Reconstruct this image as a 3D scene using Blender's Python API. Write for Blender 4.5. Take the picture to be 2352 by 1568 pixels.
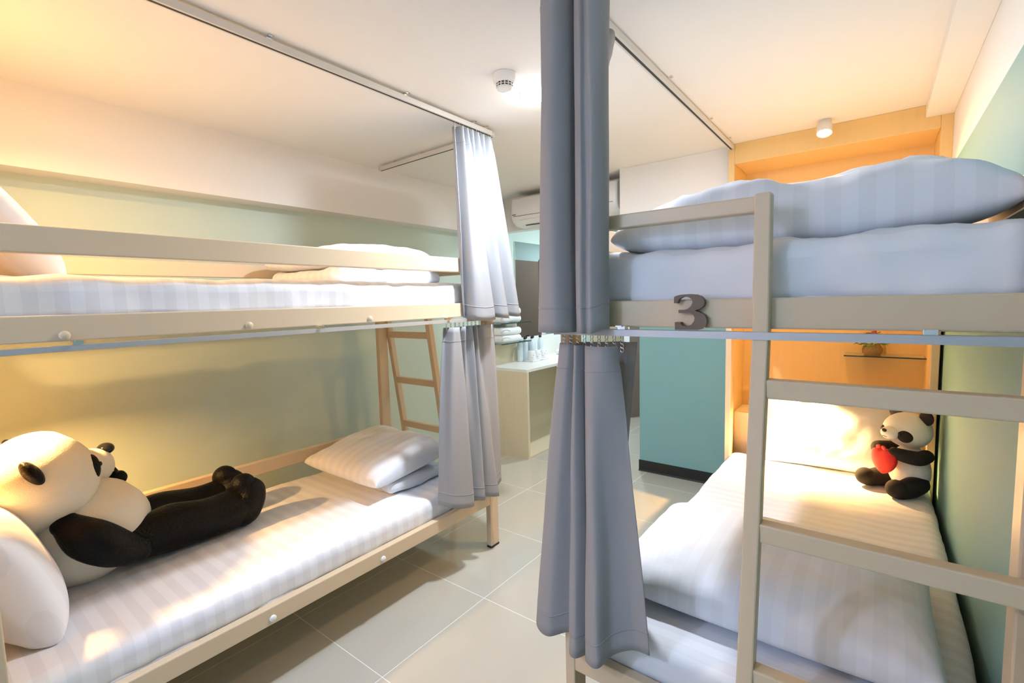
import bpy, bmesh, math, random
from mathutils import Vector, Matrix, noise
random.seed(7)
PI = math.pi
for o in list(bpy.data.objects): bpy.data.objects.remove(o)
S = bpy.context.scene
C = S.collection

# ---------------------------------------------------------------- camera, world, exposure, light levels
F_PX, YAW, PITCH, ROLL = 1101.13, 0.652811536, -0.0862009652, 0.0249353284
CAM_H = 1.5
cam_d = bpy.data.cameras.new('camera'); cam = bpy.data.objects.new('camera', cam_d); C.objects.link(cam)
cam_d.sensor_fit = 'HORIZONTAL'; cam_d.sensor_width = 36.0; cam_d.lens = 36.0 * F_PX / 2352.0
cam_d.clip_start = 0.02; cam_d.clip_end = 60
Rw = Matrix.Rotation(YAW, 3, 'Z') @ Matrix.Rotation(PITCH, 3, 'X') @ Matrix.Rotation(ROLL, 3, 'Y')
right, fwd, up = Rw @ Vector((1, 0, 0)), Rw @ Vector((0, 1, 0)), Rw @ Vector((0, 0, 1))
cam.matrix_world = Matrix(((right.x, up.x, -fwd.x, 0), (right.y, up.y, -fwd.y, 0), (right.z, up.z, -fwd.z, CAM_H), (0, 0, 0, 1)))
S.camera = cam
w = bpy.data.worlds.new('world'); S.world = w; w.use_nodes = True
w.node_tree.nodes['Background'].inputs[0].default_value = (0.8, 0.9, 1.0, 1)
w.node_tree.nodes['Background'].inputs[1].default_value = 0.02
S.view_settings.view_transform = 'Standard'; S.view_settings.look = 'None'
S.view_settings.gamma = 1.0; S.view_settings.use_curve_mapping = False
S.view_settings.exposure = 0.62
WARM = (1.0, 0.58, 0.22); COOL = (0.77, 0.86, 1.0); FILL_BLUE = (0.50, 0.62, 1.0); READ = (1.0, 0.55, 0.19)
P_DOWN, P_FILL, P_SPOT, P_READ_R, P_READ_L, P_VANITY = 26.0, 23.0, 9.0, 27.0, 11.5, 16.0

# ---------------------------------------------------------------- materials
M = {}
def mat(name, col, rough=0.6, metal=0.0, spec=0.5, bump=0.0, bscale=60.0, var=0.0, vscale=4.0, stripes=None, sheen=0.0,
        trans=0.0, sss=0.0, emit=None, estr=0.0, wood=False, alpha_trans=0.0, coat=0.0):
    m = bpy.data.materials.new(name); m.use_nodes = True
    nt = m.node_tree; N = nt.nodes; L = nt.links
    b = N['Principled BSDF']
    b.inputs['Base Color'].default_value = (*col, 1); b.inputs['Roughness'].default_value = rough
    b.inputs['Metallic'].default_value = metal; b.inputs['Specular IOR Level'].default_value = spec
    if sheen: b.inputs['Sheen Weight'].default_value = sheen; b.inputs['Sheen Roughness'].default_value = 0.4
    if trans: b.inputs['Transmission Weight'].default_value = trans
    if coat: b.inputs['Coat Weight'].default_value = coat
    if emit: b.inputs['Emission Color'].default_value = (*emit, 1); b.inputs['Emission Strength'].default_value = estr
    tc = N.new('ShaderNodeTexCoord')
    colsock = None
    if var or wood:
        no = N.new('ShaderNodeTexNoise'); no.inputs['Scale'].default_value = vscale; no.inputs['Detail'].default_value = 4
        mp = N.new('ShaderNodeMapping')
        if wood: mp.inputs['Scale'].default_value = (14, 14, 1.0)
        L.new(tc.outputs['Object'], mp.inputs[0]); L.new(mp.outputs[0], no.inputs['Vector'])
        r = N.new('ShaderNodeMapRange'); r.inputs['To Min'].default_value = 1 - var; r.inputs['To Max'].default_value = 1 + var
        L.new(no.outputs['Fac'], r.inputs[0])
        mx = N.new('ShaderNodeMix'); mx.data_type = 'RGBA'; mx.blend_type = 'MULTIPLY'; mx.inputs[0].default_value = 1
        mx.inputs[6].default_value = (*col, 1); L.new(r.outputs[0], mx.inputs[7]); colsock = mx.outputs[2]
        L.new(colsock, b.inputs['Base Color'])
    if stripes:
        ax, per, dark = stripes
        se = N.new('ShaderNodeSeparateXYZ'); L.new(tc.outputs['Object'], se.inputs[0])
        mu = N.new('ShaderNodeMath'); mu.operation = 'MULTIPLY'; mu.inputs[1].default_value = 1.0 / per; L.new(se.outputs[ax], mu.inputs[0])
        fr = N.new('ShaderNodeMath'); fr.operation = 'FRACT'; L.new(mu.outputs[0], fr.inputs[0])
        st = N.new('ShaderNodeMath'); st.operation = 'GREATER_THAN'; st.inputs[1].default_value = 0.5; L.new(fr.outputs[0], st.inputs[0])
        mx = N.new('ShaderNodeMix'); mx.data_type = 'RGBA'
        mx.inputs[6].default_value = (*col, 1); mx.inputs[7].default_value = (*[c * dark for c in col], 1)
        L.new(st.outputs[0], mx.inputs[0]); L.new(mx.outputs[2], b.inputs['Base Color'])
        rr = N.new('ShaderNodeMapRange'); rr.inputs['To Min'].default_value = rough; rr.inputs['To Max'].default_value = max(0.3, rough - 0.12)
        L.new(st.outputs[0], rr.inputs[0]); L.new(rr.outputs[0], b.inputs['Roughness'])
    if bump:
        n2 = N.new('ShaderNodeTexNoise'); n2.inputs['Scale'].default_value = bscale; n2.inputs['Detail'].default_value = 6
        L.new(tc.outputs['Object'], n2.inputs['Vector'])
        bp = N.new('ShaderNodeBump'); bp.inputs['Strength'].default_value = bump; bp.inputs['Distance'].default_value = 0.012 if bscale < 20 else 0.004
        L.new(n2.outputs['Fac'], bp.inputs['Height']); L.new(bp.outputs[0], b.inputs['Normal'])
    M[name] = m
    return m
mat('white_paint', (0.86, 0.84, 0.80), 0.75, bump=0.03, bscale=180)
mat('mint_paint', (0.61, 0.73, 0.64), 0.7, bump=0.05, bscale=200)
mat('aqua_paint', (0.50, 0.68, 0.68), 0.7)
mat('teal_paint', (0.22, 0.43, 0.425), 0.65, bump=0.05, bscale=200)
mat('wood_laminate', (0.82, 0.57, 0.24), 0.45, var=0.05, vscale=3, wood=True)
mat('pale_laminate', (0.75, 0.64, 0.44), 0.45, var=0.04, vscale=3, wood=True)
mat('counter_white', (0.84, 0.82, 0.74), 0.3)
mat('black_vinyl', (0.012, 0.014, 0.014), 0.45)
mat('tile', (0.51, 0.49, 0.41), 0.10, var=0.03, vscale=2.2, spec=0.5)
mat('grout', (0.85, 0.84, 0.79), 0.6)
mat('frame_paint', (0.68, 0.545, 0.37), 0.38, bump=0.02, bscale=400)
mat('aluminium', (0.50, 0.51, 0.53), 0.42, metal=0.5)
mat('rail_white', (0.74, 0.72, 0.68), 0.4, metal=0.25)
mat('slot_dark', (0.05, 0.045, 0.04), 0.7)
mat('curtain', (0.46, 0.465, 0.48), 0.85, bump=0.12, bscale=500, sheen=0.15)
def translucent(m, fac):
    nt = M[m].node_tree; b = nt.nodes['Principled BSDF']; out = nt.nodes['Material Output']
    tr = nt.nodes.new('ShaderNodeBsdfTranslucent'); tr.inputs[0].default_value = b.inputs['Base Color'].default_value
    mx = nt.nodes.new('ShaderNodeMixShader'); mx.inputs[0].default_value = fac
    nt.links.new(b.outputs[0], mx.inputs[1]); nt.links.new(tr.outputs[0], mx.inputs[2]); nt.links.new(mx.outputs[0], out.inputs[0])
translucent('curtain', 0.32)
mat('chrome', (0.8, 0.8, 0.8), 0.15, metal=1.0)
mat('sheet_y', (0.84, 0.85, 0.89), 0.75, stripes=(1, 0.066, 0.93), bump=0.30, bscale=9, sheen=0.1)
mat('sheet_x', (0.84, 0.85, 0.89), 0.75, stripes=(0, 0.066, 0.95), bump=0.30, bscale=9, sheen=0.1)
mat('sheet_plain', (0.84, 0.85, 0.88), 0.8, bump=0.12, bscale=16)
mat('fur_white', (0.84, 0.79, 0.66), 0.9, bump=0.5, bscale=220, sheen=0.3)
mat('fur_black', (0.003, 0.0027, 0.0027), 0.45, bump=1.0, bscale=90, spec=0.16)
mat('felt_white', (0.84, 0.82, 0.76), 0.9, bump=0.15, bscale=400, sheen=0.2)
mat('felt_black', (0.006, 0.005, 0.005), 0.85, bump=0.15, bscale=400)
mat('gloss_black', (0.01, 0.01, 0.01), 0.12)
mat('red_plush', (0.72, 0.02, 0.02), 0.7, bump=0.2, bscale=200, sheen=0.2)
mat('plastic_white', (0.85, 0.84, 0.81), 0.35)
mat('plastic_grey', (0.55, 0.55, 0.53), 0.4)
mat('numeral_brown', (0.17, 0.128, 0.10), 0.65)
mat('glass', (0.80, 0.95, 0.92), 0.03, trans=0.95)
mat('glass_edge', (0.03, 0.05, 0.045), 0.2)
mat('mirror_silver', (0.92, 0.95, 0.95), 0.01, metal=1.0)
mat('door_brown', (0.20, 0.145, 0.11), 0.5, var=0.03, vscale=30)
mat('burlap', (0.42, 0.27, 0.12), 0.95, bump=0.6, bscale=160)
mat('twine', (0.62, 0.46, 0.26), 0.9)
mat('leaf', (0.07, 0.26, 0.03), 0.6)
mat('petal_yellow', (0.75, 0.65, 0.12), 0.6)
mat('petal_plum', (0.24, 0.02, 0.08), 0.6)
mat('towel', (0.88, 0.88, 0.86), 0.95, bump=0.5, bscale=160, sheen=0.3)
mat('water_bottle', (0.86, 0.97, 1.0), 0.2, trans=0.25)
mat('cup_white', (0.86, 0.85, 0.84), 0.25)
mat('cup_mark', (0.25, 0.33, 0.45), 0.4)
mat('lamp_cool', (1, 1, 1), 0.4, emit=(0.92, 0.97, 1.0), estr=60)
mat('lamp_warm', (1, 1, 1), 0.4, emit=(1.0, 0.80, 0.48), estr=45)
mat('rug_red', (0.20, 0.05, 0.035), 0.9)
mat('porcelain', (0.86, 0.88, 0.88), 0.12)
mat('rubber', (0.02, 0.02, 0.03), 0.6)

# ---------------------------------------------------------------- helpers
def obj(name, bm, m, parent=None, smooth=False, loc=None, rot=None):
    me = bpy.data.meshes.new(name)
    bmesh.ops.recalc_face_normals(bm, faces=bm.faces)
    bm.to_mesh(me); bm.free()
    me.materials.append(M[m])
    if smooth:
        for p in me.polygons: p.use_smooth = True
    o = bpy.data.objects.new(name, me); C.objects.link(o)
    if parent: o.parent = parent
    if loc: o.location = loc
    if rot: o.rotation_euler = rot
    return o
def tag(o, label, cat, group=None):
    o['label'] = label; o['category'] = cat
    if group: o['group'] = group
    return o
def struct(o): o['kind'] = 'structure'; return o
def thing(name, label, cat, loc=(0, 0, 0), rot=(0, 0, 0), group=None):
    o = bpy.data.objects.new(name, None); C.objects.link(o); o.empty_display_size = 0.05
    o.location = loc; o.rotation_euler = rot
    return tag(o, label, cat, group)
def bx(bm, x0, x1, y0, y1, z0, z1, bev=0.0, seg=2):
    r = bmesh.ops.create_cube(bm, size=1.0)
    vs = r['verts']
    for v in vs:
        v.co = Vector(((x0 + x1) / 2 + v.co.x * (x1 - x0), (y0 + y1) / 2 + v.co.y * (y1 - y0), (z0 + z1) / 2 + v.co.z * (z1 - z0)))
    if bev:
        es = list({e for v in vs for e in v.link_edges})
        bmesh.ops.bevel(bm, geom=es, offset=bev, segments=seg, profile=0.5, affect='EDGES')
    return bm
def box(name, x0, x1, y0, y1, z0, z1, m, parent=None, bev=0.0, seg=2):
    return obj(name, bx(bmesh.new(), x0, x1, y0, y1, z0, z1, bev, seg), m, parent)
def bar(name, a, b, wx, wy, m, parent=None, bev=0.004, up=(0, 1, 0)):
    """square tube from a to b; wx = width across 'side', wy = width along 'up' hint"""
    a, b = Vector(a), Vector(b); d = (b - a); ln = d.length; d.normalize()
    u = Vector(up); s = d.cross(u).normalized(); u = s.cross(d).normalized()
    bm = bx(bmesh.new(), -wx / 2, wx / 2, -wy / 2, wy / 2, 0, ln, bev)
    mt = Matrix(((s.x, u.x, d.x, a.x), (s.y, u.y, d.y, a.y), (s.z, u.z, d.z, a.z), (0, 0, 0, 1)))
    bm.transform(mt)
    return obj(name, bm, m, parent)
def lathe(bm, prof, seg=32, at=(0, 0, 0)):
    rings = []
    for r, z in prof:
        if r < 1e-6: rings.append([bm.verts.new((at[0], at[1], at[2] + z))])
        else: rings.append([bm.verts.new((at[0] + r * math.cos(2 * PI * i / seg), at[1] + r * math.sin(2 * PI * i / seg), at[2] + z)) for i in range(seg)])
    for A, B in zip(rings, rings[1:]):
        for i in range(seg):
            j = (i + 1) % seg
            if len(A) == 1 and len(B) == 1: continue
            if len(A) == 1: bm.faces.new((A[0], B[j], B[i]))
            elif len(B) == 1: bm.faces.new((A[i], A[j], B[0]))
            else: bm.faces.new((A[i], A[j], B[j], B[i]))
    return bm
def prism(bm, pts, y0, y1):
    a = [bm.verts.new((x, y0, z)) for x, z in pts]; b = [bm.verts.new((x, y1, z)) for x, z in pts]
    for f in (bm.faces.new(a), bm.faces.new(b[::-1])): f.normal_update()
    n = len(pts)
    for i in range(n): bm.faces.new((a[i], a[(i + 1) % n], b[(i + 1) % n], b[i]))
    return bm
def tube(bm, pts, rad, seg=8):
    pts = [Vector(p) for p in pts]; rings = []
    for i, p in enumerate(pts):
        d = (pts[min(i + 1, len(pts) - 1)] - pts[max(i - 1, 0)]).normalized()
        h = Vector((0, 0, 1)) if abs(d.z) < 0.9 else Vector((1, 0, 0))
        s = d.cross(h).normalized(); u = s.cross(d)
        r = rad[i] if isinstance(rad, (list, tuple)) else rad
        rings.append([bm.verts.new(p + r * (math.cos(2 * PI * k / seg) * s + math.sin(2 * PI * k / seg) * u)) for k in range(seg)])
    for A, B in zip(rings, rings[1:]):
        for k in range(seg): bm.faces.new((A[k], A[(k + 1) % seg], B[(k + 1) % seg], B[k]))
    bm.faces.new(rings[0]); bm.faces.new(rings[-1][::-1])
    return bm
def catmull(P, n):
    out = []; k = len(P)
    for i in range(n):
        t = i / (n - 1) * (k - 1); j = min(int(t), k - 2); f = t - j
        p0, p1, p2, p3 = P[max(j - 1, 0)], P[j], P[j + 1], P[min(j + 2, k - 1)]
        out.append(0.5 * ((2 * p1) + (p2 - p0) * f + (2 * p0 - 5 * p1 + 4 * p2 - p3) * f * f + (3 * p1 - p0 - 3 * p2 + p3) * f ** 3))
    return out
def limb(bm, pts, rads, n=26, seg=22, flat=1.0, lump=0.0, seed=0):
    """smooth tapering limb with rounded ends"""
    P = catmull([Vector(p) for p in pts], n); R = [max(0.002, v.x) for v in catmull([Vector((r, 0, 0)) for r in rads], n)]
    d0 = (P[0] - P[1]).normalized(); d1 = (P[-1] - P[-2]).normalized()
    caps0 = [(P[0] + d0 * R[0] * math.sin(a), R[0] * math.cos(a)) for a in (1.45, 1.15, 0.85, 0.55, 0.28)]
    caps1 = [(P[-1] + d1 * R[-1] * math.sin(a), R[-1] * math.cos(a)) for a in (0.28, 0.55, 0.85, 1.15, 1.45)]
    allp = caps0 + list(zip(P, R)) + caps1
    rings = []; h = None
    for i, (p, r) in enumerate(allp):
        d = (allp[min(i + 1, len(allp) - 1)][0] - allp[max(i - 1, 0)][0]).normalized()
        if h is None:
            h = Vector((0, 0, 1)) if abs(d.z) < 0.85 else Vector((1, 0, 0))
        s = d.cross(h).normalized(); u = s.cross(d); h = u
        ring = []
        for k in range(seg):
            q = math.cos(2 * PI * k / seg) * s + math.sin(2 * PI * k / seg) * u * flat
            rr = r * (1 + lump * noise.noise(p * 9 + q * 1.5 + Vector((seed, 0, 0))))
            ring.append(bm.verts.new(p + rr * q))
        rings.append(ring)
    for A, B in zip(rings, rings[1:]):
        for k in range(seg): bm.faces.new((A[k], A[(k + 1) % seg], B[(k + 1) % seg], B[k]))
    bm.faces.new(rings[0]); bm.faces.new(rings[-1][::-1])
    return bm
def blob(bm, c, r, rot=None, seg=32, f=None, lump=0.0, seed=0):
    R = rot if rot else Matrix.Identity(3)
    res = bmesh.ops.create_uvsphere(bm, u_segments=seg, v_segments=seg * 2 // 3, radius=1.0)
    for v in res['verts']:
        p = v.co.copy()
        if f: p = f(p)
        if lump: p = p * (1 + lump * noise.noise(v.co * 2.2 + Vector((seed, seed, 0))))
        v.co = Vector(c) + R @ Vector((p.x * r[0], p.y * r[1], p.z * r[2]))
    return bm
def rbox(bm, dims, r, step=0.04, wr=0.0, wscale=6.0, seed=0, loc=(0, 0, 0), sag=None):
    """rounded soft box centred at loc, with noise wrinkles along the normal"""
    hx, hy, hz = [d / 2 for d in dims]; cache = {}
    def vert(p):
        k = (round(p[0], 5), round(p[1], 5), round(p[2], 5))
        if k in cache: return cache[k]
        q = Vector((max(-hx + r, min(hx - r, p[0])), max(-hy + r, min(hy - r, p[1])), max(-hz + r, min(hz - r, p[2]))))
        n = (Vector(p) - q).normalized()
        o = q + n * r
        if wr: o += n * wr * noise.fractal(o * wscale + Vector((seed, seed * 0.7, seed)), 1.0, 2.0, 3)
        if sag: o += sag(o, n)
        cache[k] = bm.verts.new(o + Vector(loc)); return cache[k]
    def axis(h, ln):
        # denser sampling close to the rounded rim
        n = max(2, int(ln / step)); pts = [-h + (h * 2) * i / n for i in range(n + 1)]
        extra = [-h + r * t for t in (0.0, 0.12, 0.3, 0.6, 1.0)]
        pts = [p for p in pts if -h + r < p < h - r] + extra + [-e for e in extra]
        return sorted({round(p, 5) for p in pts})
    X, Y, Z = axis(hx, dims[0]), axis(hy, dims[1]), axis(hz, dims[2])
    def grid(A, B, fn):
        for i in range(len(A) - 1):
            for j in range(len(B) - 1):
                vs = [vert(fn(A[i], B[j])), vert(fn(A[i + 1], B[j])), vert(fn(A[i + 1], B[j + 1])), vert(fn(A[i], B[j + 1]))]
                vs = list(dict.fromkeys(vs))
                if len(vs) >= 3:
                    try: bm.faces.new(vs)
                    except ValueError: pass
    for s in (-1, 1):
        grid(X, Y, lambda a, b: (a, b, s * hz)); grid(X, Z, lambda a, b: (a, s * hy, b)); grid(Y, Z, lambda a, b: (s * hx, a, b))
    return bm
def cushion(bm, lx, ly, t_top, t_bot, n=44, pw=2.6, ex=0.55, wr=0.012, wscale=5.0, seed=0, pinch=0.06, edge=0.0, hf=None):
    """stuffed pillow: two domed skins meeting in a seam"""
    top = {}; bot = {}
    for i in range(n + 1):
        for j in range(n + 1):
            u = math.sin((i / n - 0.5) * PI * 0.98) / math.sin(PI * 0.49); v = math.sin((j / n - 0.5) * PI * 0.98) / math.sin(PI * 0.49)
            e = (max(0, 1 - abs(u) ** pw) * max(0, 1 - abs(v) ** pw)) ** ex
            x = lx / 2 * u * (1 - pinch * (1 - v * v) * u * u * 0.8); y = ly / 2 * v * (1 - pinch * (1 - u * u) * v * v * 0.8)
            nz = noise.fractal(Vector((x * wscale + seed, y * wscale, seed * 1.3)), 1.0, 2.0, 4)
            sd = noise.noise(Vector((x * 16 + seed, y * 16, 3.1))) * (1 - e) * e * 2.2
            k = hf(u, v) if hf else 1.0
            zt = t_top * e * k + wr * (nz + sd) * min(1, e * 3)
            zb = -t_bot * e
            top[i, j] = bm.verts.new((x, y, zt + edge))
            border = i in (0, n) or j in (0, n)
            bot[i, j] = top[i, j] if border else bm.verts.new((x, y, zb))
    for i in range(n):
        for j in range(n):
            bm.faces.new((top[i, j], top[i + 1, j], top[i + 1, j + 1], top[i, j + 1]))
            q = list(dict.fromkeys((bot[i, j], bot[i, j + 1], bot[i + 1, j + 1], bot[i + 1, j])))
            if len(q) >= 3 and set(q) != {top[i, j], top[i + 1, j], top[i + 1, j + 1], top[i, j + 1]}: bm.faces.new(q)
    return bm
def lamp_light(name, kind, loc, energy, col, parent, size=0.06, rot=(0, 0, 0), spot=None, blend=0.4, spread=None):
    d = bpy.data.lights.new(name, kind); d.energy = energy; d.color = col
    if kind == 'AREA':
        d.shape = 'DISK'; d.size = size
        if spread: d.spread = math.radians(spread)
    else: d.shadow_soft_size = size
    if kind == 'SPOT': d.spot_size = spot; d.spot_blend = blend
    o = bpy.data.objects.new(name, d); C.objects.link(o); o.location = loc; o.rotation_euler = rot
    if parent: o.parent = parent
    return o

# ================================================================ SETTING
ZC = 2.475          # ceiling
XL = -3.08          # left wall
XR = 0.282           # right wall
YN = 3.45           # front of wooden niche
YT = 3.885          # teal wall
YB = 7.6            # far end of the wash area
YK = -1.7           # wall behind the camera
# floor with tiles as pieces
fl = struct(box('floor', XL - 0.1, XR + 0.1, YK - 0.1, YB + 0.1, -0.06, -0.0006, 'grout'))
TS = 0.63; gx, gy = -1.541, 1.10
tbm = {}
for i in range(-4, 5):
    for j in range(-5, 12):
        x0, x1 = gx + i * TS, gx + (i + 1) * TS; y0, y1 = gy + j * TS, gy + (j + 1) * TS
        x0, x1, y0, y1 = max(x0, XL - 0.05), min(x1, XR + 0.05), max(y0, YK), min(y1, YB)
        if x1 - x0 < 0.03 or y1 - y0 < 0.03: continue
        key = (round(x1 - x0, 3), round(y1 - y0, 3))
        if key not in tbm:
            o = box('tile', 0.0015, key[0] - 0.0015, 0.0015, key[1] - 0.0015, -0.02, 0.0, 'tile', fl, bev=0.0005, seg=1); tbm[key] = o.data
        else:
            o = bpy.data.objects.new('tile', tbm[key]); C.objects.link(o); o.parent = fl
        o.location = (x0, y0, 0)
# ceiling and walls
struct(box('ceiling', XL - 0.1, XR + 0.1, YK - 0.1, YB + 0.1, ZC, ZC + 0.08, 'white_paint'))
struct(box('wall_left', XL - 0.1, XL, YK - 0.1, YB + 0.1, 0, ZC, 'mint_paint'))
struct(box('trim_1', XL, -2.935, -0.02, 3.62, 2.118, ZC, 'white_paint'))                     # boxed beam over the left bunk
wr_ = struct(box('wall_right', XR, XR + 0.1, YK - 0.1, YN + 0.5, 0, 2.135, 'teal_paint'))
struct(box('trim_2', XR, XR + 0.1, YK - 0.1, YN + 0.5, 2.135, ZC, 'white_paint'))            # white band over the teal
struct(box('trim_3', 0.168, XR, YK - 0.1, YN, 2.41, ZC, 'white_paint', bev=0.002))            # shallow boxed duct
struct(box('wall_far', -1.605, 0.4, YT, YT + 0.1, 0, ZC, 'teal_paint'))
struct(box('trim_4', -1.605, -0.80, 3.505, YT, 2.06, ZC, 'white_paint', bev=0.002))           # dropped bulkhead
struct(box('wall_side', -1.605, -1.505, YT + 0.1, YB, 0, ZC, 'aqua_paint'))
struct(box('wall_end', XL, -1.5, YB, YB + 0.1, 0, ZC, 'aqua_paint'))
struct(box('trim_5', XL, -1.605, 3.76, 3.86, 2.16, ZC, 'white_paint', bev=0.002))             # header behind the air conditioner
struct(box('wall_near', XL, XR, YK - 0.1, YK, 0, ZC, 'white_paint'))
struct(box('wall_head', XL, -1.78, -0.12, -0.02, 0, ZC, 'wood_laminate'))
struct(box('wall_corridor', -1.88, -1.78, YK, -0.12, 0, ZC, 'white_paint'))
# black cove skirting
bm = bmesh.new()
for p in [[(YT - 0.004, 0.094), (YT - 0.004, 0.012), (YT - 0.016, 0.002), (YT - 0.016, 0.0), (YT, 0.0), (YT, 0.094)]]:
    a = [bm.verts.new((-1.612, y, z)) for y, z in p]; b = [bm.verts.new((-0.80, y, z)) for y, z in p]
    bm.faces.new(a); bm.faces.new(b[::-1])
    for i in range(len(p)): bm.faces.new((a[i], a[(i + 1) % len(p)], b[(i + 1) % len(p)], b[i]))
struct(obj('baseboard_far', bm, 'black_vinyl'))
# wooden niche behind the right bunk's head (built into the wall)
nb = struct(box('wall_niche', -0.775, 0.24, 3.81, 3.86, 0, ZC, 'wood_laminate'))
box('frame_stile', -0.813, -0.775, YN, 3.86, 0, ZC, 'wood_laminate', nb, 0.002)
box('frame_stile', 0.232, XR, YN, 3.86, 0, ZC, 'wood_laminate', nb, 0.002)
box('frame_header', -0.775, 0.232, YN, 3.81, 2.347, ZC, 'wood_laminate', nb, 0.003)
box('ledge', -0.775, 0.232, 3.54, 3.81, 0, 0.69, 'pale_laminate', nb, 0.004)
box('edge_gap', 0.262, XR - 0.0005, YN - 0.004, YN, 0.2, 2.1, 'slot_dark', nb)

struct(box('trim_6', XL, XL + 0.02, 5.78, YB, 0, 2.43, 'pale_laminate'))
# ================================================================ BUNK BEDS
TW = 0.036; TH = 0.075     # tube thickness / face width
ZU0, ZU1 = 1.415, 1.49     # upper side rails
ZL0, ZL1 = 0.275, 0.345    # lower side rails
def bunk(name, label, group, x_out, x_wall, y0, y1, y_lad, lad_x, side):
    """x_out: face towards the corridor, x_wall: face towards the wall, y0/y1: near/far end; ladder on end y_lad"""
    t = thing(name, label, 'bunk bed', ((x_out + x_wall) / 2, (y0 + y1) / 2, 0), group=group)
    ox, oy = t.location.x, t.location.y
    def P(n, a0, a1, b0, b1, c0, c1, m='frame_paint', par=None, bev=0.004):
        a0, a1 = min(a0, a1), max(a0, a1)
        return box(n, a0 - ox, a1 - ox, b0 - oy, b1 - oy, c0, c1, m, par or t, bev)
    s = 1 if x_wall > x_out else -1
    zt = 1.735
    for xx, d in ((x_out, s * TW), (x_wall, -s * TW)):
        for yy in (y0, y1):
            e = TH if yy == y0 else -TH
            p = P('post', xx, xx + d, min(yy, yy + e), max(yy, yy + e), 0.012, zt if (yy != y_lad or xx == x_out or side == 'L') else 1.49)
            P('rubber_foot', xx, xx + d, min(yy, yy + e), max(yy, yy + e), 0.0, 0.013, 'rubber', p, 0.001)
    for zz0, zz1, nm in ((ZU0, ZU1, 'upper_rail'), (ZL0, ZL1, 'lower_rail')):
        P(nm, x_out, x_out + s * TW, y0 + TH, y1 - TH, zz0, zz1)
        P(nm, x_wall, x_wall - s * TW, y0 + TH, y1 - TH, zz0, zz1)
        for yy in (y0, y1 - TW):
            P(nm, x_out + s * TW, x_wall - s * TW, yy, yy + TW, zz0, zz1)
        P('bed_board', x_out + s * TW, x_wall - s * TW, y0 + TW, y1 - TW, zz0 + 0.02, zz0 + 0.032, 'pale_laminate')
    # wall side safety rails, upper and lower
    P('guard_rail', x_wall, x_wall - s * TW, y0 + TH, y1 - TH, 1.66, 1.735)
    if side == 'L': P('guard_rail', x_wall, x_wall - s * TW, y0 + TH, y1 - TH, 0.53, 0.605)
    if side == 'L':
        P('guard_rail', x_out, x_out + s * TW, y0 + TH, y1 - TH, 1.658, 1.734)
        P('guard_rail', x_out + s * TW, x_out + s * 0.50, y1 - TW, y1, 1.662, 1.70)
    else:
        P('guard_rail', x_out + s * TW, lad_x[0], y0, y0 + TW, 1.695, 1.734)
        P('guard_rail', x_out, x_out + s * TW, y0 + TH, y0 + 0.6, 1.66, 1.735)
    # ladder leaning off one end
    dirn = -1 if y_lad == y0 else 1
    lad = obj('ladder', bx(bmesh.new(), -0.002, 0.002, -0.002, 0.002, 0, 0.004), 'frame_paint', t)
    yb = y_lad + dirn * 0.006
    def yz(z): return yb + dirn * 0.138 * max(0, 1.40 - z)
    ul, ur = lad_x
    lad.location = ((ul + ur) / 2 - ox, yb - oy, 1.40)
    lox, loy = (ul + ur) / 2, yb
    dep = 0.04
    for cx in (ul + 0.018, ur - 0.018):
        a = (cx - lox, yz(0.0) - loy, -1.40); b = (cx - lox, 0, 0.0); c = (cx - lox, 0, (0.335 if side == 'R' else 0.10))
        bm = bmesh.new()
        hw, hd = 0.018, dep / 2
        rings = []
        for p in (a, b, c):
            rings.append([bm.verts.new((p[0] + sx * hw, p[1] + sy * hd, p[2])) for sx, sy in ((-1, -1), (1, -1), (1, 1), (-1, 1))])
        for A, B in zip(rings, rings[1:]):
            for k in range(4): bm.faces.new((A[k], A[(k + 1) % 4], B[(k + 1) % 4], B[k]))
        bm.faces.new(rings[0]); bm.faces.new(rings[-1][::-1])
        bmesh.ops.bevel(bm, geom=[e for e in bm.edges], offset=0.004, segments=2, profile=0.5, affect='EDGES')
        obj('upright', bm, 'frame_paint', lad)
    for zr in (1.297, 0.962, 0.628, 0.293):
        bm = bx(bmesh.new(), ul + 0.034 - lox, ur - 0.034 - lox, -0.019, 0.019, -0.045, 0.0, 0.004)
        r = obj('rung', bm, 'frame_paint', lad); r.location = (0, yz(zr) - loy, zr - 1.40)
    return t
XO, XW = -1.82, -2.852
bedL = bunk('bunk_bed', 'beige steel bunk bed along the mint wall with a full-length guard rail', 'bunk beds', XO, XW, 0.05, 2.20, 2.20, (-2.83, -2.372), 'L')
RO, RW = -0.795, 0.268
bedR = bunk('bunk_bed', 'beige steel bunk bed by the teal wall, ladder and numeral 3 on its foot end', 'bunk beds', RO, RW, 1.29, 3.44, 1.29, (-0.240, 0.274), 'R')
ox, oy = bedL.location.x, bedL.location.y
for yy, zz in ((0.307, 1.432), (0.807, 1.432), (1.331, 1.431), (1.337, 0.300), (0.817, 0.300), (0.30, 0.300)):
    bm = lathe(bmesh.new(), [(0.013, 0), (0.013, 0.004), (0.010, 0.008), (0, 0.009)], 18)
    b = obj('bolt_cap', bm, 'plastic_white' if zz < 1 else 'frame_paint', bedL, True, (XO - ox, yy - oy, zz), (0, PI / 2, 0))

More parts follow.
